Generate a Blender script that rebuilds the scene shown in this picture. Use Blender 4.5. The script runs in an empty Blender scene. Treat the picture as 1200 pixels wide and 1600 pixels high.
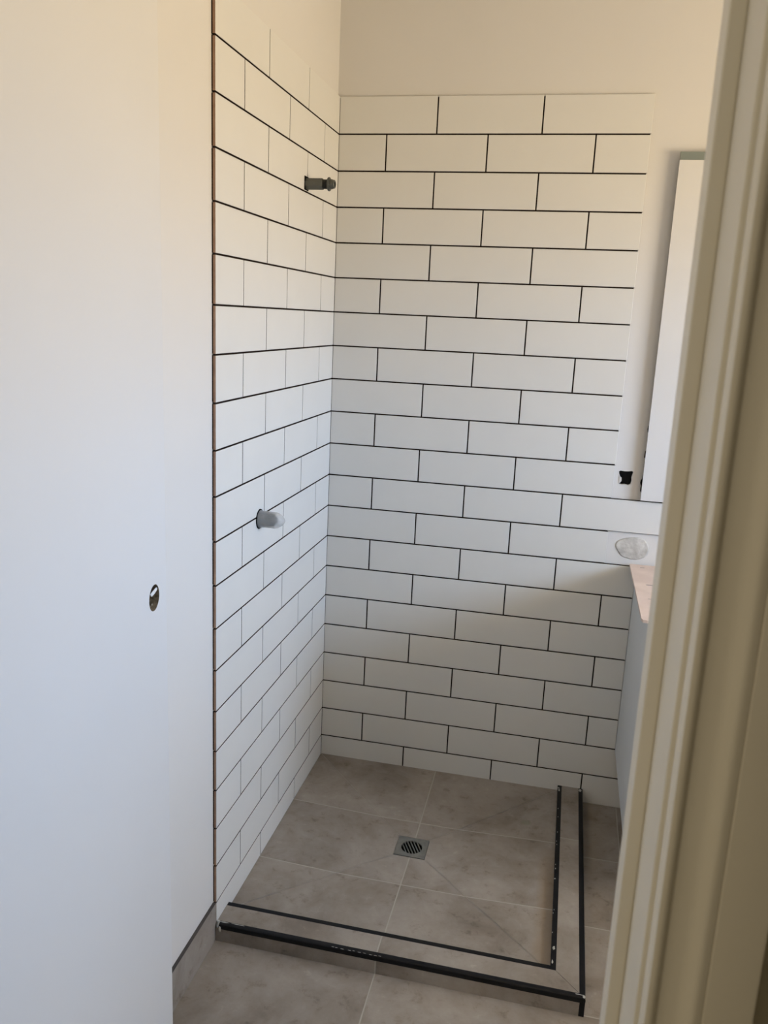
import bpy, bmesh, math, random
from mathutils import Vector, Matrix, noise
from mathutils.geometry import tessellate_polygon

random.seed(7)
S = bpy.context.scene
COL = S.collection

# ------------------------------------------------------------------ camera
cam = bpy.data.cameras.new('camera')
cam_ob = bpy.data.objects.new('camera', cam)
COL.objects.link(cam_ob)
R = ((0.97497844, 0.21790761, 0.04396938),       # image right
     (0.09108591, -0.21117203, -0.97319563),     # image down
     (-0.20278163, 0.95284975, -0.22573649))     # forward
M4 = Matrix(((R[0][0], -R[1][0], -R[2][0], 0.73243),
             (R[0][1], -R[1][1], -R[2][1], -2.56660),
             (R[0][2], -R[1][2], -R[2][2], 1.52066),
             (0, 0, 0, 1)))
cam_ob.matrix_world = M4
cam.sensor_fit = 'VERTICAL'
cam.sensor_height = 36.0
cam.lens = 36.0 * 1312.46 / 1600.0
cam.clip_start = 0.02
cam.dof.use_dof = True
cam.dof.focus_distance = 2.3
cam.dof.aperture_fstop = 13.0
S.camera = cam_ob

# ------------------------------------------------------------------ colour management
S.view_settings.view_transform = 'Standard'
S.view_settings.look = 'None'
S.view_settings.gamma = 1.0
S.view_settings.use_curve_mapping = False
S.view_settings.exposure = 0.72

# ------------------------------------------------------------------ daylight outside (sky above, sunlit ground below)
SKY = (0.54, 0.70, 1.0, 1)
GROUND = (1.0, 0.78, 0.52, 1)
SKY_S, GROUND_S = 20.0, 13.0
world = bpy.data.worlds.new('world')
S.world = world
world.use_nodes = True
nt = world.node_tree
nt.nodes.clear()
wo = nt.nodes.new('ShaderNodeOutputWorld')
tc = nt.nodes.new('ShaderNodeTexCoord')
sp = nt.nodes.new('ShaderNodeSeparateXYZ')
mr = nt.nodes.new('ShaderNodeMapRange')
mr.inputs['From Min'].default_value = -0.06
mr.inputs['From Max'].default_value = 0.12
bs = nt.nodes.new('ShaderNodeBackground'); bs.inputs[0].default_value = SKY; bs.inputs[1].default_value = SKY_S
bg = nt.nodes.new('ShaderNodeBackground'); bg.inputs[0].default_value = GROUND; bg.inputs[1].default_value = GROUND_S
mx = nt.nodes.new('ShaderNodeMixShader')
nt.links.new(tc.outputs['Generated'], sp.inputs[0])
nt.links.new(sp.outputs['Z'], mr.inputs['Value'])
nt.links.new(mr.outputs[0], mx.inputs[0])
nt.links.new(bg.outputs[0], mx.inputs[1])
nt.links.new(bs.outputs[0], mx.inputs[2])
nt.links.new(mx.outputs[0], wo.inputs[0])

WIN_Y0, WIN_Y1, WIN_Z0, WIN_Z1 = -1.55, -0.50, 1.15, 1.98      # window opening in the right wall
XR = 2.40                                                      # right wall plane
portal = bpy.data.lights.new('window_portal', 'AREA')
portal.shape = 'RECTANGLE'
portal.size = WIN_Y1 - WIN_Y0
portal.size_y = WIN_Z1 - WIN_Z0
portal.cycles.is_portal = True
po = bpy.data.objects.new('window_portal', portal)
COL.objects.link(po)
po.location = (XR + 0.14, (WIN_Y0 + WIN_Y1) / 2, (WIN_Z0 + WIN_Z1) / 2)
po.rotation_euler = (math.pi / 2, 0, math.pi / 2)      # faces -X

# hallway: weak warm ceiling light behind the photographer
hall = bpy.data.lights.new('hall_light', 'AREA')
hall.shape = 'DISK'
hall.size = 0.35
hall.energy = 8.6
hall.color = (1.0, 0.85, 0.60)
ho = bpy.data.objects.new('hall_light', hall)
COL.objects.link(ho)
ho.location = (-0.3, -3.3, 2.50)

# ------------------------------------------------------------------ helpers
def new_mat(name, base=(0.8, 0.8, 0.8), rough=0.5, metallic=0.0, spec=0.5):
    m = bpy.data.materials.new(name)
    m.use_nodes = True
    b = m.node_tree.nodes['Principled BSDF']
    b.inputs['Base Color'].default_value = (*base, 1)
    b.inputs['Roughness'].default_value = rough
    b.inputs['Metallic'].default_value = metallic
    b.inputs['Specular IOR Level'].default_value = spec
    return m

def add_noise(m, c1, c2, scale=5.0, detail=4.0, bump=0.0, bscale=None, lo=0.3, hi=0.7, bdist=0.001):
    """mottle the base colour between c1 and c2 and add a fine bump"""
    t = m.node_tree
    b = t.nodes['Principled BSDF']
    co = t.nodes.new('ShaderNodeTexCoord')
    n = t.nodes.new('ShaderNodeTexNoise')
    n.inputs['Scale'].default_value = scale
    n.inputs['Detail'].default_value = detail
    r = t.nodes.new('ShaderNodeValToRGB')
    r.color_ramp.elements[0].position = lo
    r.color_ramp.elements[1].position = hi
    r.color_ramp.elements[0].color = (*c1, 1)
    r.color_ramp.elements[1].color = (*c2, 1)
    t.links.new(co.outputs['Object'], n.inputs['Vector'])
    t.links.new(n.outputs['Fac'], r.inputs[0])
    t.links.new(r.outputs[0], b.inputs['Base Color'])
    if bump:
        n2 = t.nodes.new('ShaderNodeTexNoise')
        n2.inputs['Scale'].default_value = bscale or scale * 6
        n2.inputs['Detail'].default_value = 3
        bp = t.nodes.new('ShaderNodeBump')
        bp.inputs['Strength'].default_value = bump
        bp.inputs['Distance'].default_value = bdist
        t.links.new(co.outputs['Object'], n2.inputs['Vector'])
        t.links.new(n2.outputs['Fac'], bp.inputs['Height'])
        t.links.new(bp.outputs[0], b.inputs['Normal'])
    return m

def quad(bm, pts, mat=0):
    f = bm.faces.new([bm.verts.new(p) for p in pts])
    f.material_index = mat
    return f

def box(bm, x0, x1, y0, y1, z0, z1, bev=0.0, mat=0, segs=2):
    ret = bmesh.ops.create_cube(bm, size=1.0)
    vs = ret['verts']
    for v in vs:
        v.co = Vector((x0 + (v.co.x + .5) * (x1 - x0), y0 + (v.co.y + .5) * (y1 - y0), z0 + (v.co.z + .5) * (z1 - z0)))
    fs = set(f for v in vs for f in v.link_faces)
    for f in fs:
        f.material_index = mat
    if bev:
        es = list(set(e for v in vs for e in v.link_edges))
        bmesh.ops.bevel(bm, geom=es, offset=bev, segments=segs, profile=0.5, affect='EDGES')
    return vs

def extrude_xy(bm, pts, z0, z1, mat=0):
    """closed plan outline swept vertically"""
    n = len(pts)
    lo = [bm.verts.new((p[0], p[1], z0)) for p in pts]
    hi = [bm.verts.new((p[0], p[1], z1)) for p in pts]
    for i in range(n):
        f = bm.faces.new((lo[i], lo[(i + 1) % n], hi[(i + 1) % n], hi[i]))
        f.material_index = mat
    for ring in (lo, hi):
        tris = tessellate_polygon([[v.co for v in ring]])
        for t in tris:
            try:
                bm.faces.new([ring[i] for i in t]).material_index = mat
            except ValueError:
                pass

def lathe(bm, prof, origin, axis='X', n=40, mat=0, cap0=True, cap1=True, sides=None):
    """prof: list of (distance along axis, radius)"""
    rings = []
    n = sides or n
    for d, r in prof:
        ring = []
        for i in range(n):
            a = 2 * math.pi * (i + .5) / n
            c, s = r * math.cos(a), r * math.sin(a)
            if axis == 'X': p = (origin[0] + d, origin[1] + c, origin[2] + s)
            elif axis == 'Y': p = (origin[0] + c, origin[1] + d, origin[2] + s)
            else: p = (origin[0] + c, origin[1] + s, origin[2] + d)
            ring.append(bm.verts.new(p))
        rings.append(ring)
    for a, b in zip(rings, rings[1:]):
        for i in range(n):
            bm.faces.new((a[i], a[(i + 1) % n], b[(i + 1) % n], b[i])).material_index = mat
    if cap0: bm.faces.new(rings[0]).material_index = mat
    if cap1: bm.faces.new(rings[-1]).material_index = mat

def plane_with_hole(bm, outer, hole, mat=0):
    """planar face with one hole; both are lists of 3-D points"""
    ov = [bm.verts.new(p) for p in outer]
    hv = [bm.verts.new(p) for p in hole]
    es = []
    for ring in (ov, hv):
        for i in range(len(ring)):
            es.append(bm.edges.new((ring[i], ring[(i + 1) % len(ring)])))
    r = bmesh.ops.triangle_fill(bm, use_beauty=True, use_dissolve=False, edges=es)
    for g in r['geom']:
        if isinstance(g, bmesh.types.BMFace):
            g.material_index = mat
    return hv

def link(name, bm, mats, parent=None, smooth=False, label=None, cat=None, group=None, kind=None):
    bmesh.ops.recalc_face_normals(bm, faces=bm.faces)
    me = bpy.data.meshes.new(name)
    bm.to_mesh(me)
    bm.free()
    if not isinstance(mats, (list, tuple)): mats = [mats]
    for m in mats: me.materials.append(m)
    if smooth:
        me.polygons.foreach_set('use_smooth', [True] * len(me.polygons))
        me.set_sharp_from_angle(angle=math.radians(35))
    o = bpy.data.objects.new(name, me)
    COL.objects.link(o)
    if parent: 
        o.parent = parent
        o.matrix_parent_inverse = parent.matrix_world.inverted()
    if label: o['label'] = label
    if cat: o['category'] = cat
    if group: o['group'] = group
    if kind: o['kind'] = kind
    return o

def thing(name, loc, label, cat, rotz=0.0):
    o = bpy.data.objects.new(name, None)
    o.empty_display_size = 0.05
    COL.objects.link(o)
    o.location = loc
    o.rotation_euler = (0, 0, rotz)
    o['label'] = label
    o['category'] = cat
    bpy.context.view_layer.update()
    return o

def struct(name, bm, mats, label=None, smooth=False):
    return link(name, bm, mats, kind='structure', label=label, smooth=smooth)

# ------------------------------------------------------------------ materials
plaster = add_noise(new_mat('painted_plaster', rough=0.85, spec=0.25), (0.675, 0.658, 0.63), (0.690, 0.673, 0.645), scale=2.0, bump=0.15, bscale=140, bdist=0.0006)
ceiling_paint = new_mat('ceiling_paint', (0.70, 0.67, 0.62), 0.9, spec=0.2)
tile_white = add_noise(new_mat('white_glazed_tile', rough=0.55, spec=0.28), (0.68, 0.671, 0.638), (0.695, 0.686, 0.652), scale=9, bump=0.05, bscale=30, bdist=0.0006)
tile_clay = add_noise(new_mat('tile_clay_body', rough=0.9, spec=0.2), (0.36, 0.22, 0.15), (0.46, 0.30, 0.21), scale=60)
adhesive = add_noise(new_mat('dark_tile_adhesive', rough=0.95, spec=0.05), (0.016, 0.011, 0.008), (0.032, 0.020, 0.014), scale=90)
joint_dark = new_mat('unglazed_joint_side', (0.050, 0.034, 0.026), 0.95, spec=0.05)
door_paint = add_noise(new_mat('door_paint', rough=0.5, spec=0.4), (0.665, 0.66, 0.65), (0.68, 0.675, 0.665), scale=3.0, bump=0.05, bscale=60, bdist=0.0005)
trim_paint = add_noise(new_mat('cream_trim_paint', rough=0.45, spec=0.4), (0.76, 0.73, 0.66), (0.78, 0.75, 0.68), scale=8)
raw_core = add_noise(new_mat('raw_door_core', rough=0.95, spec=0.1), (0.16, 0.13, 0.09), (0.36, 0.30, 0.21), scale=160)
hall_paint = new_mat('hall_wall_paint', (0.60, 0.57, 0.48), 0.85, spec=0.2)
black_trim = add_noise(new_mat('black_metal_trim', rough=0.42, spec=0.22), (0.004, 0.004, 0.005), (0.009, 0.009, 0.010), scale=40)
silicone = add_noise(new_mat('dried_adhesive_residue', rough=0.8), (0.32, 0.32, 0.29), (0.55, 0.54, 0.50), scale=120)
steel = add_noise(new_mat('brushed_stainless', (0.42, 0.43, 0.41), 0.38, metallic=0.85), (0.30, 0.31, 0.295), (0.39, 0.40, 0.38), scale=60)
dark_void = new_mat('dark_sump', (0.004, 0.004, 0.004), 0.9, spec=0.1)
fitting = new_mat('grey_pipe_fitting', (0.115, 0.12, 0.11), 0.42, metallic=0.7)
fitting_dark = new_mat('dark_pipe_thread', (0.05, 0.05, 0.045), 0.5, metallic=0.6)
pvc_cap = add_noise(new_mat('cloudy_plastic_cap', rough=0.28, spec=0.5), (0.50, 0.51, 0.51), (0.72, 0.73, 0.73), scale=35, detail=5)
pvc_cap.node_tree.nodes['Principled BSDF'].inputs['Alpha'].default_value = 0.42
vanity_paint = add_noise(new_mat('grey_white_laminate', rough=0.42, spec=0.4), (0.60, 0.62, 0.63), (0.62, 0.64, 0.65), scale=5)
mdf = add_noise(new_mat('raw_sheet_board', rough=0.85, spec=0.2), (0.66, 0.53, 0.46), (0.76, 0.63, 0.55), scale=18, detail=6)
pencil = new_mat('pencil_mark', (0.28, 0.24, 0.22), 0.8)
putty = add_noise(new_mat('set_plaster_blob', rough=0.9, spec=0.2), (0.44, 0.42, 0.38), (0.66, 0.64, 0.59), scale=45, detail=8, bump=0.8, bscale=70, bdist=0.003)
film = add_noise(new_mat('white_protective_film', rough=0.4, spec=0.4), (0.66, 0.65, 0.63), (0.69, 0.68, 0.66), scale=7, bump=0.08, bscale=22, bdist=0.001)
mirror_glass = new_mat('mirror_silver', (0.85, 0.87, 0.86), 0.03, metallic=1.0)
grey_channel = new_mat('grey_green_strip', (0.20, 0.23, 0.21), 0.5, spec=0.3)
bright_fleck_white = new_mat('bright_fleck_white', (0.72, 0.71, 0.69), 0.7)
paper = new_mat('torn_plasterboard_paper', (0.62, 0.60, 0.57), 0.9)

glass = bpy.data.materials.new('window_glass')
glass.use_nodes = True
t = glass.node_tree
t.nodes.clear()
go = t.nodes.new('ShaderNodeOutputMaterial')
gt = t.nodes.new('ShaderNodeBsdfTransparent')
gt.inputs[0].default_value = (0.96, 0.97, 0.96, 1)
gg = t.nodes.new('ShaderNodeBsdfGlossy')
gg.inputs['Roughness'].default_value = 0.02
gm = t.nodes.new('ShaderNodeMixShader')
gm.inputs[0].default_value = 0.06
t.links.new(gt.outputs[0], gm.inputs[1]); t.links.new(gg.outputs[0], gm.inputs[2]); t.links.new(gm.outputs[0], go.inputs[0])

def stone_material(name, lines=True, stain=False, y0=0.297, yp=0.299):
    """taupe porcelain with a procedural joint grid (x = .406 + .595 n, y = -.297 - .299 n)"""
    m = new_mat(name, rough=0.55, spec=0.35)
    t = m.node_tree
    N, L = t.nodes, t.links
    b = N['Principled BSDF']
    co = N.new('ShaderNodeTexCoord')
    sx = N.new('ShaderNodeSeparateXYZ')
    L.new(co.outputs['Object'], sx.inputs[0])
    def math_(op, a, bb=None):
        n = N.new('ShaderNodeMath'); n.operation = op
        for i, v in enumerate((a, bb)):
            if v is None: continue
            if isinstance(v, (int, float)): n.inputs[i].default_value = v
            else: L.new(v, n.inputs[i])
        return n.outputs[0]
    X = math_('DIVIDE', math_('SUBTRACT', sx.outputs['X'], 0.406), 0.595)
    Y = math_('DIVIDE', math_('ADD', sx.outputs['Y'], y0), yp)
    ix, iy = math_('FLOOR', X), math_('FLOOR', Y)
    cmb = N.new('ShaderNodeCombineXYZ')
    L.new(math_('MULTIPLY', ix, 3.7), cmb.inputs[0]); L.new(math_('MULTIPLY', iy, 2.3), cmb.inputs[1])
    L.new(math_('ADD', ix, math_('MULTIPLY', iy, 5.1)), cmb.inputs[2])
    va = N.new('ShaderNodeVectorMath'); va.operation = 'ADD'
    L.new(co.outputs['Object'], va.inputs[0]); L.new(cmb.outputs[0], va.inputs[1])
    def ramp(scale, detail, rough, stops, dist=0.0):
        n = N.new('ShaderNodeTexNoise')
        n.inputs['Scale'].default_value = scale; n.inputs['Detail'].default_value = detail
        n.inputs['Roughness'].default_value = rough; n.inputs['Distortion'].default_value = dist
        L.new(va.outputs[0], n.inputs['Vector'])
        r = N.new('ShaderNodeValToRGB')
        els = r.color_ramp.elements
        els[0].position, els[0].color = stops[0][0], (*stops[0][1], 1)
        els[1].position, els[1].color = stops[-1][0], (*stops[-1][1], 1)
        for p, c in stops[1:-1]:
            e = els.new(p); e.color = (*c, 1)
        L.new(n.outputs['Fac'], r.inputs[0])
        return n, r.outputs[0]
    n1, c1 = ramp(5.5, 9, 0.62, [(0.32, (0.212, 0.181, 0.150)), (0.5, (0.300, 0.267, 0.232)), (0.68, (0.368, 0.335, 0.298))], 0.4)
    n2, c2 = ramp(26, 8, 0.7, [(0.30, (0.55, 0.51, 0.47)), (0.43, (0.93, 0.91, 0.89)), (0.62, (1, 1, 1)), (0.72, (1.28, 1.27, 1.25))], 0.25)
    mul = N.new('ShaderNodeMix'); mul.data_type = 'RGBA'; mul.blend_type = 'MULTIPLY'; mul.inputs[0].default_value = 0.8
    L.new(c1, mul.inputs[6]); L.new(c2, mul.inputs[7])
    col = mul.outputs[2]
    if stain:      # strip of dried brown grout slurry along the curb and a small green smudge
        ns = N.new('ShaderNodeTexNoise'); ns.inputs['Scale'].default_value = 9; ns.inputs['Detail'].default_value = 4
        L.new(co.outputs['Object'], ns.inputs['Vector'])
        xx = math_('ADD', sx.outputs['X'], math_('MULTIPLY', math_('SUBTRACT', ns.outputs['Fac'], 0.5), 0.03))
        ma = N.new('ShaderNodeMapRange'); ma.inputs['From Min'].default_value = 0.762; ma.inputs['From Max'].default_value = 0.782
        L.new(xx, ma.inputs['Value'])
        mb = N.new('ShaderNodeMapRange'); mb.inputs['From Min'].default_value = -0.30; mb.inputs['From Max'].default_value = -0.45
        L.new(sx.outputs['Y'], mb.inputs['Value'])
        fac = math_('MULTIPLY', math_('MULTIPLY', ma.outputs[0], mb.outputs[0]), 0.55)
        ms = N.new('ShaderNodeMix'); ms.data_type = 'RGBA'; ms.inputs[7].default_value = (0.27, 0.205, 0.14, 1)
        L.new(fac, ms.inputs[0]); L.new(col, ms.inputs[6])
        col = ms.outputs[2]
        dx = math_('DIVIDE', math_('SUBTRACT', sx.outputs['X'], 0.722), 0.016)
        dy = math_('DIVIDE', math_('ADD', sx.outputs['Y'], 0.212), 0.013)
        rr = math_('ADD', math_('MULTIPLY', dx, dx), math_('MULTIPLY', dy, dy))
        mg = N.new('ShaderNodeMapRange'); mg.inputs['From Min'].default_value = 1.4; mg.inputs['From Max'].default_value = 0.3
        mg.inputs['To Max'].default_value = 0.45
        L.new(rr, mg.inputs['Value'])
        m2 = N.new('ShaderNodeMix'); m2.data_type = 'RGBA'; m2.inputs[7].default_value = (0.16, 0.19, 0.13, 1)
        L.new(mg.outputs[0], m2.inputs[0]); L.new(col, m2.inputs[6])
        col = m2.outputs[2]
    if lines:
        fx = math_('MULTIPLY', math_('ABSOLUTE', math_('SUBTRACT', X, math_('ROUND', X))), 0.595)
        fy = math_('MULTIPLY', math_('ABSOLUTE', math_('SUBTRACT', Y, math_('ROUND', Y))), yp)
        d = math_('MINIMUM', fx, fy)
        ml = N.new('ShaderNodeMapRange'); ml.inputs['From Min'].default_value = 0.0022; ml.inputs['From Max'].default_value = 0.0012
        L.new(d, ml.inputs['Value'])
        mg2 = N.new('ShaderNodeMix'); mg2.data_type = 'RGBA'; mg2.inputs[7].default_value = (0.41, 0.38, 0.335, 1)
        L.new(ml.outputs[0], mg2.inputs[0]); L.new(col, mg2.inputs[6])
        col = mg2.outputs[2]
        bp = N.new('ShaderNodeBump'); bp.inputs['Strength'].default_value = 0.4; bp.inputs['Distance'].default_value = 0.001; bp.invert = True
        L.new(ml.outputs[0], bp.inputs['Height']); L.new(bp.outputs[0], b.inputs['Normal'])
    L.new(col, b.inputs['Base Color'])
    return m

stone = stone_material('taupe_porcelain')
stone_shower = stone_material('taupe_porcelain_shower', stain=True)
stone_plain = stone_material('taupe_porcelain_plain', lines=False)
stone_cap = stone_material('taupe_porcelain_capping', y0=0.293, yp=0.80)
skirt_edge = new_mat('dark_tile_cut_edge', (0.085, 0.075, 0.070), 0.9, spec=0.15)
grout = new_mat('pale_grout', (0.43, 0.40, 0.35), 0.9, spec=0.2)
thin_joint = new_mat('dark_hairline_joint', (0.10, 0.075, 0.05), 0.9, spec=0.1)

# ------------------------------------------------------------------ room shell
P = 0.102
def zj(k): return 21 * P - P * k            # height of joint k (0 = top of tiling, 21 = floor)
XL, YB = -0.009, 0.009                      # plaster planes of the left and back wall (tile faces at 0)
YD0, YD1 = -2.076, -1.946                   # doorway wall: hall face, bathroom face
ZC = 2.58
JL, JR = 0.096, 0.8105                      # door jamb faces
HEAD = 2.06

bm = bmesh.new()
box(bm, -0.14, XR + 0.14, -4.2, 0.14, -0.12, 0.0)
floor = struct('floor', bm, stone)

bm = bmesh.new()
box(bm, -0.14, XR + 0.14, -2.01, 0.14, ZC, ZC + 0.1)
struct('ceiling', bm, ceiling_paint)
bm = bmesh.new()
box(bm, -1.7, XR + 0.64, -4.2, -2.01, ZC, ZC + 0.1)
struct('ceiling', bm, ceiling_paint)

bm = bmesh.new()
box(bm, -0.14, XL, -2.0, 0.14, 0.0, ZC)
wall_left = struct('wall_left', bm, plaster)

# back wall with the ragged cable hole
cut = [(.8975, 1.1030), (.9020, 1.1050), (.9150, 1.1040), (.9240, 1.1045), (.9345, 1.1062), (.9390, 1.1035), (.9370, 1.0940),
       (.9355, 1.0860), (.9368, 1.0760), (.9350, 1.0660), (.9280, 1.0622), (.9180, 1.0640), (.9080, 1.0628), (.9010, 1.0640),
       (.9000, 1.0700), (.9035, 1.0790), (.9020, 1.0880), (.8985, 1.0960)]
bm = bmesh.new()
hv = plane_with_hole(bm, [(XL, YB, 0), (XR + .14, YB, 0), (XR + .14, YB, ZC), (XL, YB, ZC)], [(x, YB, z) for x, z in cut])
back = [bm.verts.new((v.co.x, YB + 0.012, v.co.z)) for v in hv]
for i in range(len(hv)):
    bm.faces.new((hv[i], hv[(i + 1) % len(hv)], back[(i + 1) % len(hv)], back[i]))
wall_back = struct('wall_back', bm, plaster)
bm = bmesh.new()
box(bm, .880, .955, YB + 0.012, YB + 0.09, 1.045, 1.122)
bm.faces.ensure_lookup_table()
for f in list(bm.faces):
    if f.calc_center_median().y < YB + 0.0125: bm.faces.remove(f)
link('cable_cutout', bm, dark_void, wall_back, label='ragged black square cable hole')
bm = bmesh.new()      # torn paper at the hole's left edge
pts = [(.8985, YB - .0004, 1.096), (.9020, YB - .001, 1.088), (.9065, YB - .002, 1.0845), (.9045, YB - .002, 1.078), (.9075, YB - .0015, 1.0745), (.9035, YB - .001, 1.0675), (.8995, YB - .0004, 1.066), (.8990, YB - .0004, 1.08)]
f = quad(bm, pts); bmesh.ops.triangulate(bm, faces=[f])
r = bmesh.ops.solidify(bm, geom=bm.faces[:], thickness=0.0006)
link('torn_paper', bm, paper, wall_back, label='torn white paper at edge of black hole')

# blob of set plaster where one tile is missing
bm = bmesh.new()
ctr = bm.verts.new((.9600, YB - .0045, .8720))
out = [(.9095, .8785), (.9120, .8860), (.9190, .8925), (.9290, .8975), (.9420, .9010), (.9560, .9045), (.9700, .9055), (.9840, .9040), (.9950, .8990),
       (1.0030, .8900), (1.0080, .8790), (1.0090, .8660), (1.0060, .8530), (.9980, .8440), (.9870, .8380), (.9740, .8345), (.9600, .8350), (.9480, .8370),
       (.9360, .8400), (.9270, .8460), (.9200, .8550), (.9140, .8640), (.9100, .8710)]
r0 = [bm.verts.new((x, YB, z)) for x, z in out]
r1 = [bm.verts.new((.96 + (x - .96) * .93, YB - .0035, .872 + (z - .872) * .93)) for x, z in out]
r2 = [bm.verts.new((.96 + (x - .96) * .6, YB - .003 - .002 * random.random(), .872 + (z - .872) * .6)) for x, z in out]
for i in range(len(out)):
    j = (i + 1) % len(out)
    bm.faces.new((r0[i], r0[j], r1[j], r1[i])); bm.faces.new((r1[i], r1[j], r2[j], r2[i])); bm.faces.new((r2[i], r2[j], ctr))
link('adhesive_patch', bm, putty, wall_back, smooth=True, label='grey oval patch of dried adhesive in place of a missing tile')

# right wall with the window opening
bm = bmesh.new()
box(bm, XR, XR + .14, -2.0, WIN_Y0, 0, ZC)
box(bm, XR, XR + .14, WIN_Y1, YB, 0, ZC)
box(bm, XR, XR + .14, WIN_Y0, WIN_Y1, 0, WIN_Z0)
box(bm, XR, XR + .14, WIN_Y0, WIN_Y1, WIN_Z1, ZC)
struct('wall_right', bm, plaster)
bm = bmesh.new()
box(bm, XR + .060, XR + .064, WIN_Y0 + .03, WIN_Y1 - .03, WIN_Z0 + .03, WIN_Z1 - .03)
win = struct('window_1', bm, glass)
bm = bmesh.new()
for a in ((WIN_Y0, WIN_Y0 + .035, WIN_Z0, WIN_Z1), (WIN_Y1 - .035, WIN_Y1, WIN_Z0, WIN_Z1), (WIN_Y0, WIN_Y1, WIN_Z0, WIN_Z0 + .035),
          (WIN_Y0, WIN_Y1, WIN_Z1 - .035, WIN_Z1)):
    box(bm, XR + .045, XR + .08, *a)
link('window_frame', bm, trim_paint, win)
bm = bmesh.new()
box(bm, XR - .02, XR + .045, WIN_Y0, WIN_Y1, WIN_Z0 - .018, WIN_Z0 + .001, bev=.003)
link('window_sill', bm, trim_paint, win)

# unseen overhang added outside the window to block part of the sky light
bm = bmesh.new()
box(bm, XR + .14, XR + 1.02, -3.2, 1.2, 2.22, 2.25)
box(bm, XR + 1.00, XR + 1.02, -3.2, 1.2, 2.19, 2.40)
struct('sky_blocker', bm, plaster)

# doorway wall
bm = bmesh.new()
box(bm, -0.14, JL - .02, YD0, YD1, 0, ZC, mat=0)
box(bm, JR + .02, XR + .14, YD0, YD1, 0, ZC, mat=0)
box(bm, JL - .02, JR + .02, YD0, YD1, HEAD + .02, ZC, mat=0)
wf = struct('wall_front', bm, [plaster, hall_paint])
for p in wf.data.polygons:
    if p.center.y < YD0 + 1e-4: p.material_index = 1
# hallway around the photographer
bm = bmesh.new()
box(bm, -1.7, -1.6, -4.2, YD0, 0, ZC); box(bm, -1.6, -.14, YD0, YD0 + .1, 0, ZC)
struct('wall_hall_left', bm, hall_paint)
bm = bmesh.new()
box(bm, XR + .14, XR + .24, -4.2, YD0, 0, ZC)
struct('wall_hall_right', bm, hall_paint)
bm = bmesh.new()
box(bm, -1.7, XR + .24, -4.3, -4.2, 0, ZC)
struct('wall_hall_rear', bm, hall_paint)
bm = bmesh.new()
box(bm, -1.7, -.14, -4.2, YD0, -.1, 0)
struct('floor', bm, stone)

# ------------------------------------------------------------------ wall tiling (each tile is real, chamfered, joints left open)
G = 0.0020
T0 = 0.0028        # adhesive bed thickness
def tile(bm, f, u0, u1, v0, v1, glaze=(0, 0, 0, 0), g=(1, 1, 1, 1)):
    """f(u, v, d) -> point; d is height above the plaster; glaze flags sides (left,right,bottom,top) as glazed"""
    c = 0.0008
    u0 += G * g[0]; u1 -= G * g[1]; v0 += G * g[2]; v1 -= G * g[3]
    dz = random.uniform(-0.00015, 0.00015)
    ring = lambda e, d: [bm.verts.new(f(u0 + e, v0 + e, d)), bm.verts.new(f(u1 - e, v0 + e, d)), bm.verts.new(f(u1 - e, v1 - e, d)), bm.verts.new(f(u0 + e, v1 - e, d))]
    a, b, d = ring(0, T0), ring(0, 0.009 - c), ring(c, 0.009 + dz)
    side = (2, 1, 3, 0)      # bottom, right, top, left as glaze order left,right,bottom,top
    for i in range(4):
        j = (i + 1) % 4
        fl = bm.faces.new((a[i], a[j], b[j], b[i]))
        key = {0: 2, 1: 1, 2: 3, 3: 0}[i]
        fl.material_index = (1, 0, 2)[int(glaze[key])]
        bm.faces.new((b[i], b[j], d[j], d[i])).material_index = 0
    bm.faces.new(d).material_index = 0

fb = lambda u, v, d: (u, YB - d, v)
fl_ = lambda u, v, d: (XL + d, -u, v)
ODD = [0.0, .2907, .5898, .8850, 1.184, 1.483, 1.782, 2.081, 2.38, XR]
EVEN = [0.0, .1436, .4392, .7388, 1.037, 1.334, 1.630, 1.929, 2.228, XR]
bm, ba = bmesh.new(), bmesh.new()
for k in range(1, 22):
    js = ODD if k % 2 else EVEN
    lim = .8850 if k <= 11 or k == 13 else (.9775 if 14 <= k <= 19 else XR)
    z1, z0 = zj(k - 1), zj(k)
    for i in range(len(js) - 1):
        u0, u1 = js[i], min(js[i + 1], lim)
        if u0 >= lim - .001: break
        b0 = z0
        if k == 21 and u1 < .9: b0 = .0285
        last = abs(u1 - lim) < 1e-6
        tile(bm, fb, u0, u1, b0, z1, glaze=(0, last, 0, k == 1), g=(0.3 if i == 0 else 1, 0 if last else 1, 0.2 if k == 21 else 1, 0 if k == 1 else 1))
    b0 = z0 if k < 21 else .0
    a = [bm2 for bm2 in ()]
    quad(ba, [(-.006, YB - T0, b0 - .0), (lim - .002, YB - T0, b0), (lim - .002, YB - T0, z1 if k > 1 else z1 - .002), (-.006, YB - T0, z1 if k > 1 else z1 - .002)])
bt = link('tile_cladding', bm, [tile_white, joint_dark, tile_clay], wall_back, label='white subway tiles with open dark joints')
link('tile_adhesive', ba, adhesive, wall_back)

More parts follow.
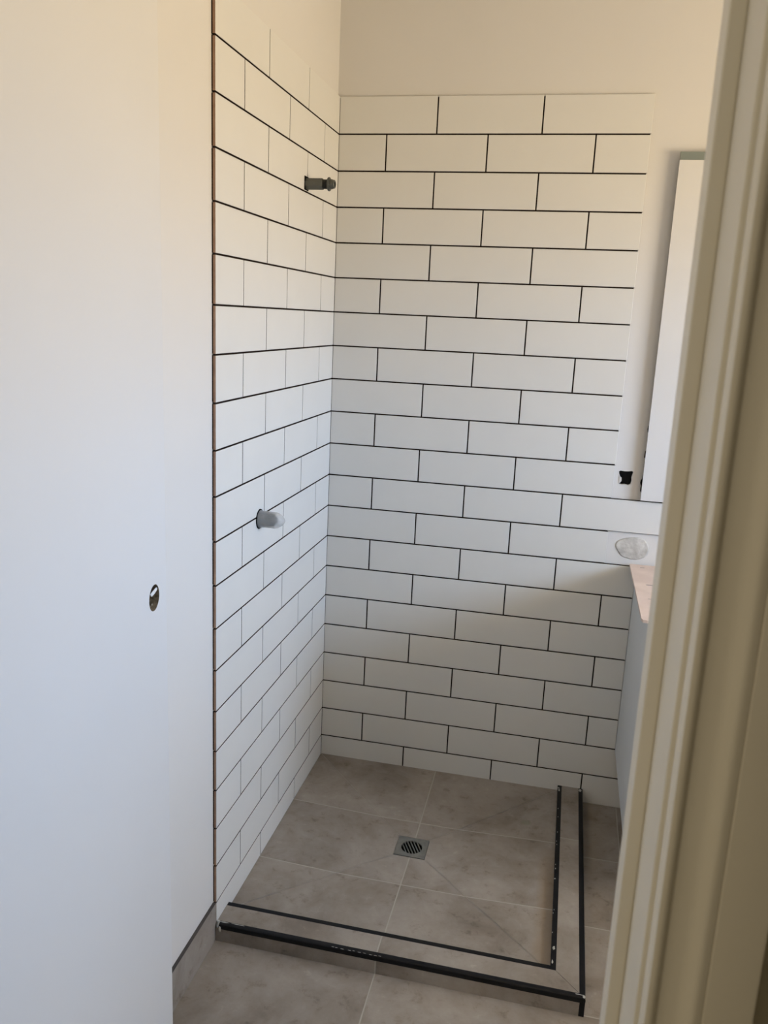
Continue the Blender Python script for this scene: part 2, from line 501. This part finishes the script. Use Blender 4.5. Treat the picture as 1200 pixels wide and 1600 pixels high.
LO = [0.0, .2930, .5895, .8915]
LE = [0.0, .1436, .4422, .7382, .8915]
bm, ba = bmesh.new(), bmesh.new()
for k in range(1, 22):
    js = LO if k % 2 else LE
    z1, z0 = zj(k - 1), zj(k)
    if k == 21: z0 = .0285
    for i in range(len(js) - 1):
        last = i == len(js) - 2
        tile(bm, fl_, js[i], js[i + 1], z0, z1, glaze=(0, 2 if last else 0, 0, k == 1), g=(0.3 if i == 0 else 1, 0 if last else 1, .2 if k == 21 else 1, 0 if k == 1 else 1))
    quad(ba, [(XL + T0, .006, z0), (XL + T0, -.8905, z0), (XL + T0, -.8905, z1 - (.002 if k == 1 else 0)), (XL + T0, .006, z1 - (.002 if k == 1 else 0))])
for k in range(1, 22):      # ragged adhesive bed seen on edge at the tiling's front end
    z1, z0 = zj(k - 1), (zj(k) if k < 21 else .03)
    box(ba, XL + .0002, XL + T0, -.8912 - random.uniform(0, .0008), -.885, z0 + .004 * random.random(), z1 - .003 * random.random())
link('tile_cladding', bm, [tile_white, joint_dark, tile_clay], wall_left, label='white subway tiles with a brown unglazed front edge')
link('tile_adhesive', ba, adhesive, wall_left)

# ------------------------------------------------------------------ skirting tiles
bm = bmesh.new()
ys = [-.8925, -1.190, -1.788, YD1]
for a, b in zip(ys, ys[1:]):
    box(bm, XL, -.0002, b + (.0010 if b != YD1 else 0), a - .0008, .0, .1025, bev=.0006)
bl = struct('baseboard_left', bm, [stone_plain, skirt_edge], label='taupe tile skirting along the left wall')
for p in bl.data.polygons:
    if p.normal.z > 0.9 and p.center.z > .1: p.material_index = 1
bm = bmesh.new()
box(bm, JR + .08, XR, YD1, YD1 + .009, 0, .1025, bev=.0006)
struct('baseboard_front', bm, stone_plain)

# ------------------------------------------------------------------ shower floor falling to the drain
DX0, DX1, DY0, DY1 = .357, .449, -.466, -.372
ZE, ZD = .0305, .0175
bm = bmesh.new()
o = [(0.0005, 0.0005), (.813, 0.0005), (.813, -.819), (0.0005, -.819)]
d = [(DX0, DY1), (DX1, DY1), (DX1, DY0), (DX0, DY0)]
for i in range(4):
    j = (i + 1) % 4
    A, B, Cc, D = Vector((*o[i], ZE)), Vector((*o[j], ZE)), Vector((*d[j], ZD)), Vector((*d[i], ZD))
    e = (B - A).normalized() * 0.0011
    e2 = (Cc - D).normalized() * 0.0006
    quad(bm, [A + e, B - e, Cc - e2, D + e2])
for i in range(4):
    j = (i + 1) % 4
    A, B, Cc, D = Vector((*o[i], ZE)), Vector((*o[j], ZE)), Vector((*d[j], ZD)), Vector((*d[i], ZD))
    dn = Vector((0, 0, -.0012))
    quad(bm, [A + dn, B + dn, Cc + dn, D + dn], mat=1)
link('shower_floor', bm, [stone_shower, grout], floor, label='taupe tiled shower floor cut diagonally down to the drain')

# ------------------------------------------------------------------ square floor drain
cx, cy = (DX0 + DX1) / 2, (DY0 + DY1) / 2
h = (DX1 - DX0) / 2 - .001
dr = thing('floor_drain', (cx, cy, ZD), 'square stainless steel floor drain with slanted round grille in the shower floor', 'drain')
bm = bmesh.new()
zt = ZD + .0008
rr = .0305
circ = [(cx + rr * math.cos(2 * math.pi * i / 48), cy + rr * math.sin(2 * math.pi * i / 48), zt) for i in range(48)]
hv = plane_with_hole(bm, [(cx - h, cy - h, zt), (cx + h, cy - h, zt), (cx + h, cy + h, zt), (cx - h, cy + h, zt)], circ)
lo = [bm.verts.new((v.co.x, v.co.y, zt - .004)) for v in hv]
for i in range(48):
    bm.faces.new((hv[i], hv[(i + 1) % 48], lo[(i + 1) % 48], lo[i]))
box(bm, cx - h, cx + h, cy - h, cy - h + .0015, zt - .004, zt - .0001)
box(bm, cx - h, cx + h, cy + h - .0015, cy + h, zt - .004, zt - .0001)
box(bm, cx - h, cx - h + .0015, cy - h, cy + h, zt - .004, zt - .0001)
box(bm, cx + h - .0015, cx + h, cy - h, cy + h, zt - .004, zt - .0001)
link('drain_frame', bm, steel, dr)
bm = bmesh.new()
ang = math.radians(-64)
ux, uy = math.cos(ang), math.sin(ang)
px_, py_ = -uy, ux
for i in range(-3, 3):
    off = (i + .5) * .0088
    hl = math.sqrt(rr * rr - off * off) + .0004
    w = .0014
    c0 = (cx + px_ * off, cy + py_ * off)
    pts = [(c0[0] + ux * s * hl + px_ * q * w, c0[1] + uy * s * hl + py_ * q * w) for s, q in ((-1, -1), (1, -1), (1, 1), (-1, 1))]
    extrude_xy(bm, pts, zt - .003, zt - .0001)
link('drain_grille', bm, steel, dr)
bm = bmesh.new()
lathe(bm, [(-.0080, rr + .004), (-.0025, rr + .004)], (cx, cy, ZD), axis='Z', n=32, cap1=False)
link('drain_sump', bm, dark_void, dr)

# ------------------------------------------------------------------ tiled curb with black edging
CX, CY = .8905, -.8995      # outer faces
IX, IY = .8110, -.8170      # inner faces
ZT = .0485
curb = thing('shower_curb', (.45, -.86, 0), 'low L-shaped tiled shower curb edged with black metal trim', 'shower curb')
bm = bmesh.new()
m = .0006 * 1.2
tx0, tx1, ty0, ty1 = IX + .012, CX - .0125, IY - .013, CY + .0125
# front leg, right leg (mitred at the corner), front and side risers
zs, zt2 = 0.0, ZT
def prism(bm, pts, z0, z1, mat=0): extrude_xy(bm, pts, z0, z1, mat)
prism(bm, [(0.0005, ty1), (tx1 - m, ty1), (tx0 - m, ty0), (0.0005, ty0)], .03, zt2)
prism(bm, [(tx1, ty1 + m), (tx1, -.0005), (tx0, -.0005), (tx0, ty0 + m)], .03, zt2)
link('curb_capping', bm, stone_cap, curb)
bm = bmesh.new()
box(bm, 0.0005, CX - .0115, CY, CY + .009, 0, ZT - .0125)
box(bm, CX - .009, CX, CY + .012, -.0005, 0, ZT - .012)
box(bm, 0.0005, IX + .001, IY - .008, IY - .0005, .026, ZT - .009)
box(bm, IX + .0005, IX + .008, IY, -.0005, .026, ZT - .009)
link('curb_riser', bm, stone_cap, curb)
bm = bmesh.new()
prism(bm, [(0.001, CY + .009), (CX - .009, CY + .009), (CX - .009, -.001), (IX + .008, -.001), (IX + .008, IY - .008), (0.001, IY - .008)], 0, ZT - .0008)
link('curb_core', bm, thin_joint, curb)

def sweep(bm, prof, A, B, nrm, mA, mB):
    """profile (outward, up) from A to B; nrm = outward unit (x, y); mA, mB = shift along the run per unit of outward travel (mitres)"""
    A, B, nv = Vector(A), Vector(B), Vector((*nrm, 0))
    run = (B - A).normalized()
    ra = [bm.verts.new(A + nv * o_ + Vector((0, 0, u_)) + run * mA * o_) for o_, u_ in prof]
    rb = [bm.verts.new(B + nv * o_ + Vector((0, 0, u_)) + run * mB * o_) for o_, u_ in prof]
    n = len(prof)
    for i in range(n):
        bm.faces.new((ra[i], ra[(i + 1) % n], rb[(i + 1) % n], rb[i]))
    bm.faces.new(ra); bm.faces.new(rb)
# bull-nosed edging: (outward from corner, up from top)
nose = [(-.0130, -.002), (-.0130, .0004), (-.0040, .0008), (-.0015, .0004), (0.0, -.0006), (.0009, -.0030), (.0011, -.0055), (.0009, -.0085), (.0006, -.0125), (-.002, -.0125), (-.002, -.004)]
bm = bmesh.new()
sweep(bm, nose, (0.0095, CY, ZT), (CX, CY, ZT), (0, -1), 0, 1)
link('outer_trim', bm, black_trim, curb, smooth=True)
bm = bmesh.new()
sweep(bm, nose, (CX, -.001, ZT), (CX, CY, ZT), (1, 0), 0, 1)
link('outer_trim', bm, black_trim, curb, smooth=True)
inner = [(-.0130, -.002), (-.0130, .0003), (-.0006, .0003), (0.0, -.0003), (0.0, -.0100), (-.001, -.0100), (-.001, -.002)]
bm = bmesh.new()
sweep(bm, inner, (0.001, IY, ZT), (IX, IY, ZT), (0, 1), 0, -1)
link('inner_trim', bm, black_trim, curb)
bm = bmesh.new()
sweep(bm, inner, (IX, -.001, ZT), (IX, IY, ZT), (-1, 0), 0, -1)
link('inner_trim', bm, black_trim, curb)
bm = bmesh.new()
box(bm, CX - .0115, CX + .0008, CY - .0008, CY + .0115, 0, ZT - .0125, bev=.0006)
link('corner_trim', bm, black_trim, curb)
# flecks of dried adhesive on the trims
def fleck(bm, x, y, z, sx_, sy_, sz_, seed):
    ret = bmesh.ops.create_icosphere(bm, subdivisions=2, radius=1.0)
    for v in ret['verts']:
        k = 1 + .5 * noise.noise(v.co * 1.7 + Vector((seed, 0, 0)))
        v.co = Vector((x + v.co.x * sx_ * k, y + v.co.y * sy_ * k, z + v.co.z * sz_ * k))
bm = bmesh.new()
fleck(bm, .006, CY + .004, ZT - .006, .006, .006, .007, 1)
fleck(bm, .012, CY - .001, ZT - .012, .003, .002, .009, 2)
fleck(bm, .003, CY + .009, ZT + .001, .005, .004, .002, 3)
fleck(bm, .018, CY + .0095, ZT + .0006, .012, .002, .0008, 4)
fleck(bm, .055, CY + .0105, ZT + .0004, .018, .0013, .0006, 14)
for i in range(10):
    fleck(bm, .30 + i * .013 + random.uniform(-.004, .004), CY + .002 + random.uniform(-.001, .001), ZT + .0004, .004, .0006, .0003, 5 + i)
fleck(bm, .878, CY + .0085, ZT + .0010, .011, .0012, .0004, 21)
fleck(bm, .888, CY + .004, ZT + .0010, .003, .0045, .0005, 22)
fleck(bm, IX + .006, -.758, ZT + .0006, .003, .006, .0006, 23)
fleck(bm, IX + .004, -.805, ZT + .0006, .0018, .006, .0006, 24)
fleck(bm, IX - .003, IY + .003, ZT - .006, .004, .003, .004, 25)
fleck(bm, IX + .005, -.030, ZT + .0006, .0025, .007, .0006, 26)
fleck(bm, IX + .003, -.018, ZT + .0006, .004, .004, .0006, 27)
fleck(bm, CX - .008, -.014, ZT + .0008, .004, .007, .0006, 28)
for i in range(14):
    y = random.uniform(-.80, -.1)
    fleck(bm, IX + .001 + random.uniform(0, .004), y, ZT + .0004, .0010, .0025, .0004, 30 + i)
link('dried_adhesive', bm, silicone, curb, label='pale dried adhesive smears on black trim')

# ------------------------------------------------------------------ shower arm stub
sy, sz = -.3045, 1.8555
arm = thing('shower_arm_inlet', (0, sy, sz), 'dark grey threaded pipe stub for the shower head high on the left tiled wall', 'pipe fitting')
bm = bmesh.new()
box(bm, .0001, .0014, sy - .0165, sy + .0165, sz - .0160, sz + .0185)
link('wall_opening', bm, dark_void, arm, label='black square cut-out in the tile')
bm = bmesh.new()
lathe(bm, [(.001, .0150), (.0455, .0150), (.0475, .0138)], (0, sy, sz), sides=8)
link('hex_body', bm, fitting, arm)
bm = bmesh.new()
prof = [(.046, .0122)]
for i in range(5):
    prof += [(.048 + i * .0024, .0122), (.0492 + i * .0024, .0112)]
prof += [(.062, .0122)]
lathe(bm, prof, (0, sy, sz), n=36)
link('threaded_neck', bm, fitting_dark, arm, smooth=True)
bm = bmesh.new()
lathe(bm, [(.0600, .0130), (.0608, .0165), (.0622, .0176), (.0645, .0176), (.0662, .0165), (.0670, .0130)], (0, sy, sz), n=36)
link('collar', bm, fitting, arm, smooth=True)
bm = bmesh.new()
lathe(bm, [(.066, .0125), (.073, .0123), (.0742, .0115)], (0, sy, sz), n=36)
lathe(bm, [(.073, .0108), (.0782, .0108), (.0792, .0098), (.0792, .0070), (.072, .0070)], (0, sy, sz), n=36, cap0=False)
link('spigot', bm, fitting, arm, smooth=True)

# ------------------------------------------------------------------ shower mixer body with its plastic cap
my, mz = -.6245, 1.0130
mix = thing('shower_mixer_body', (0, my, mz), 'capped shower mixer body poking out of the lower left tiled wall', 'mixer valve')
bm = bmesh.new()
lathe(bm, [(.0001, .0255), (.0016, .0250)], (0, my, mz), n=36)
link('wall_opening', bm, dark_void, mix, smooth=True, label='black round hole in the tile')
bm = bmesh.new()
lathe(bm, [(.001, .0200), (.030, .0190), (.0305, .0160), (.0385, .0155), (.039, .008), (.046, .0075)], (0, my, mz), n=36)
link('valve_body', bm, fitting_dark, mix, smooth=True)
bm = bmesh.new()
lathe(bm, [(.001, .0225), (.006, .0222), (.008, .0214), (.044, .0206), (.0495, .0192), (.0585, .0135), (.0640, .0085), (.0665, .0040)], (0, my, mz), n=40)
for i in range(4):
    a = math.pi / 4 + i * math.pi / 2
    c, s = math.cos(a), math.sin(a)
    fleckr = .0212
    box(bm, .008, .045, my + c * fleckr - .0009, my + c * fleckr + .0009, mz + s * fleckr - .0009, mz + s * fleckr + .0009)
link('protective_cap', bm, pvc_cap, mix, smooth=True, label='cloudy grey plastic cap with a tapered tip')

# ------------------------------------------------------------------ vanity cabinet and board on top
VX, VY, VZ0, VZ1 = .9780, -.4900, .2000, .8155
VR = 1.880
van = thing('vanity_cabinet', (VX, 0, VZ0), 'pale grey wall-hung vanity cabinet beside the shower, partly behind the door frame', 'cabinet')
bm = bmesh.new()
box(bm, VX, VX + .016, VY, -.0002, VZ0, VZ1, bev=.0006)
link('side_panel', bm, vanity_paint, van)
bm = bmesh.new()
box(bm, VX + .016, VR - .001, VY + .001, -.0002, VZ0, VZ0 + .016)
box(bm, VX + .016, VR - .001, -.018, -.0002, VZ0 + .016, VZ1)
box(bm, VR - .017, VR - .001, VY, -.018, VZ0 + .016, VZ1)
box(bm, VX + .016, VR - .017, VY + .001, VY + .08, VZ1 - .016, VZ1)
link('carcass', bm, vanity_paint, van)
wd = (VR - VX - .004) / 2
for i in range(2):
    bm = bmesh.new()
    x0 = VX + .001 + i * wd
    box(bm, x0 + .001, x0 + wd - .001, VY - .0185, VY - .001, VZ0, VZ1 - .004, bev=.001)
    dd = link('door', bm, vanity_paint, van)
    bm = bmesh.new()
    hx = x0 + (wd - .04 if i == 0 else .04)
    box(bm, hx - .005, hx + .005, VY - .040, VY - .030, VZ1 - .18, VZ1 - .05, bev=.003)
    box(bm, hx - .003, hx + .003, VY - .032, VY - .018, VZ1 - .17, VZ1 - .16)
    box(bm, hx - .003, hx + .003, VY - .032, VY - .018, VZ1 - .07, VZ1 - .06)
    link('handle', bm, steel, dd)
bm = bmesh.new()
outl = [(.9575, -.0002), (.9572, -.25), (.9565, -.502), (.9600, -.5120), (.9700, -.5135), (VR - .002, -.5135), (VR - .002, -.0002)]
extrude_xy(bm, outl, VZ1 + .0002, VZ1 + .0075)
bd = link('cover_board', bm, mdf, label='pinkish sheet board lying on top of the vanity cabinet', cat='board')
for (a, b, c_, d_) in ((.986, -.030, .998, -.034), (.990, -.205, 1.010, -.210), (.985, -.335, .995, -.338)):
    bm = bmesh.new()
    box(bm, a, c_, d_, b, VZ1 + .0070, VZ1 + .0078)
    link('pencil_mark', bm, pencil, bd)

# ------------------------------------------------------------------ mirror standing on the tiles, still wrapped in white film
mir = thing('mirror', (.966, YB, 1.022), 'tall mirror wrapped in white film on the back wall, behind the door frame', 'mirror')
MX0, MX1, MZ0, MZ1 = .9660, 1.780, 1.0245, 1.9920
bm = bmesh.new()
box(bm, MX0 + .0012, MX1, -.0135, -.0085, MZ0, MZ1, bev=.0004)
link('mirror_glass', bm, mirror_glass, mir)
bm = bmesh.new()
box(bm, MX0, MX1 + .0008, -.0150, -.0136, MZ0 - .0005, MZ1 - .0205, bev=.0003)
box(bm, MX0, MX0 + .0010, -.0145, -.0084, MZ0 - .0005, MZ1 - .0205)
link('protective_film', bm, film, mir)
bm = bmesh.new()
box(bm, MX0 + .0005, MX1, -.0146, -.0078, MZ1 - .0195, MZ1 + .0010, bev=.0005)
link('top_strip', bm, grey_channel, mir, label='grey-green strip along the top edge')
bm = bmesh.new()
box(bm, MX0 + .022, MX1 - .02, -.0083, YB - .0002, MZ0 + .01, MZ1 - .01)
link('backing_board', bm, adhesive, mir)
bm = bmesh.new()
for z, w in ((1.0600, .012), (1.0750, .017), (1.0900, .010), (1.13, .008), (1.16, .010), (1.2, .007), (1.235, .009), (1.262, .005)):
    fleck(bm, MX0 + .004, -.002, z, .0055 * w / .01, .006, .016, z * 50)
link('mounting_glue', bm, dark_void, mir, label='ragged black glue behind the mirror edge')

# ------------------------------------------------------------------ open door (hinged on the left jamb) with an empty latch bore
th = math.radians(6.5)
E2 = Vector((.0550, -1.2380))
dv = Vector((-math.sin(th), math.cos(th)))
nv = Vector((math.cos(th), math.sin(th)))
W_D, T_D = .706, .035
def dp(s, dpt, z):      # s from the free edge (negative = towards the hinge), dpt behind the visible face
    p = E2 + dv * s - nv * dpt
    return (p.x, p.y, z)
BS, BZ, BR = -.0580, 1.0290, .0235
bm = bmesh.new()
NB = 48
hole = [(BS + BR * math.cos(2 * math.pi * i / NB), BZ + BR * math.sin(2 * math.pi * i / NB)) for i in range(NB)]
Z0d, Z1d = .010, 2.050
rings = []
for dpt in (0.0, T_D):
    rings.append(plane_with_hole(bm, [dp(-W_D, dpt, Z0d), dp(0, dpt, Z0d), dp(0, dpt, Z1d), dp(-W_D, dpt, Z1d)], [dp(a, dpt, b) for a, b in hole]))
for i in range(NB):
    bm.faces.new((rings[0][i], rings[0][(i + 1) % NB], rings[1][(i + 1) % NB], rings[1][i])).material_index = 1
for (a, b) in (((-W_D, Z0d), (0, Z0d)), ((0, Z0d), (0, Z1d)), ((0, Z1d), (-W_D, Z1d)), ((-W_D, Z1d), (-W_D, Z0d))):
    quad(bm, [dp(a[0], 0, a[1]), dp(b[0], 0, b[1]), dp(b[0], T_D, b[1]), dp(a[0], T_D, a[1])])
bmesh.ops.remove_doubles(bm, verts=bm.verts[:], dist=1e-5)
door = struct('door_1', bm, [door_paint, raw_core], label='white flush door standing open beside the left wall with an empty latch hole')
bm = bmesh.new()      # splintered latch tunnel, crumbs of core board
for i in range(26):
    a = math.radians(random.uniform(185, 350))
    rr_ = BR - random.uniform(.0004, .0022)
    dd_ = random.uniform(.006, .030)
    p = dp(BS + rr_ * math.cos(a), dd_, BZ + rr_ * math.sin(a))
    fleck(bm, *p, random.uniform(.001, .0028), random.uniform(.001, .003), random.uniform(.0008, .0022), i)
link('bore_splinters', bm, raw_core, door)
bm = bmesh.new()  # added white ellipsoid standing in for a bright spot of light in the bore
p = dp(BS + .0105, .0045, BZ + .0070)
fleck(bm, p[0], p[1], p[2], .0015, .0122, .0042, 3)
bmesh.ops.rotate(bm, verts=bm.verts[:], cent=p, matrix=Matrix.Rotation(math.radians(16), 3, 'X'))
link('bore_bright_fleck', bm, bright_fleck_white, door, label='added white fleck standing in for a bright spot inside the empty latch hole')
# hinges
for z in (.22, 1.05, 1.83):
    bm = bmesh.new()
    q = dp(-W_D - .004, T_D + .004, z)
    lathe(bm, [(0, .0055), (.09, .0055)], q, axis='Z', n=16)
    link('hinge', bm, steel, door, smooth=True)

# ------------------------------------------------------------------ door frame: jamb, stop and moulded architrave
STX, SY0, SY1 = .0100, -2.0116, -1.9811
CAMY = -2.5666
bm = bmesh.new()
box(bm, JR, JR + .019, YD0, YD1, 0, HEAD + .019, bev=.0012)
tr = struct('trim_1', bm, trim_paint, label='cream door jamb at the right of the view')
bm = bmesh.new()
box(bm, JR - STX, JR + .0001, SY0, SY1, 0, HEAD, bev=.0012)
link('door_stop', bm, trim_paint, tr)
ax = JR + .0030
ay = YD0
prof = [(0, 0), (0, .0150), (.0010, .0172), (.0030, .0180), (.0050, .0176), (.0066, .0160), (.0076, .0146), (.0090, .0140), (.0130, .0139), (.0180, .0141),
        (.0210, .0148), (.0235, .0163), (.0256, .0182), (.0272, .0192), (.0290, .0195), (.0310, .0191), (.0334, .0182), (.0340, .0172), (.0347, .0186),
        (.0610, .0188), (.0628, .0182), (.0634, .0168), (.0634, 0)]
bm = bmesh.new()
extrude_xy(bm, [(ax + a, ay - .0001 - b) for a, b in prof], 0, HEAD + .06)
link('architrave', bm, trim_paint, tr, smooth=True)

bm = bmesh.new()
box(bm, JL - .019, JL, YD0, YD1, 0, HEAD + .019, bev=.0012)
tl = struct('trim_2', bm, trim_paint)
bm = bmesh.new()
box(bm, JL - .0001, JL + STX, SY0, SY1, 0, HEAD, bev=.0012)
link('door_stop', bm, trim_paint, tl)
bm = bmesh.new()
extrude_xy(bm, [(JL - .0036 - a, ay - .0001 - b) for a, b in prof], 0, HEAD + .06)
link('architrave', bm, trim_paint, tl, smooth=True)
bm = bmesh.new()
box(bm, JL, JR, YD0, YD1, HEAD, HEAD + .019, bev=.0012)
t3 = struct('trim_3', bm, trim_paint)
bm = bmesh.new()
box(bm, JL + STX, JR - STX, SY0, SY1, HEAD - STX, HEAD)
link('door_stop', bm, trim_paint, t3)
bm = bmesh.new()
box(bm, JL - .0036 - .0634, JR + .0036 + .0634, ay - .0185, ay - .0001, HEAD + .0605, HEAD + .12, bev=.002)
link('architrave', bm, trim_paint, t3)
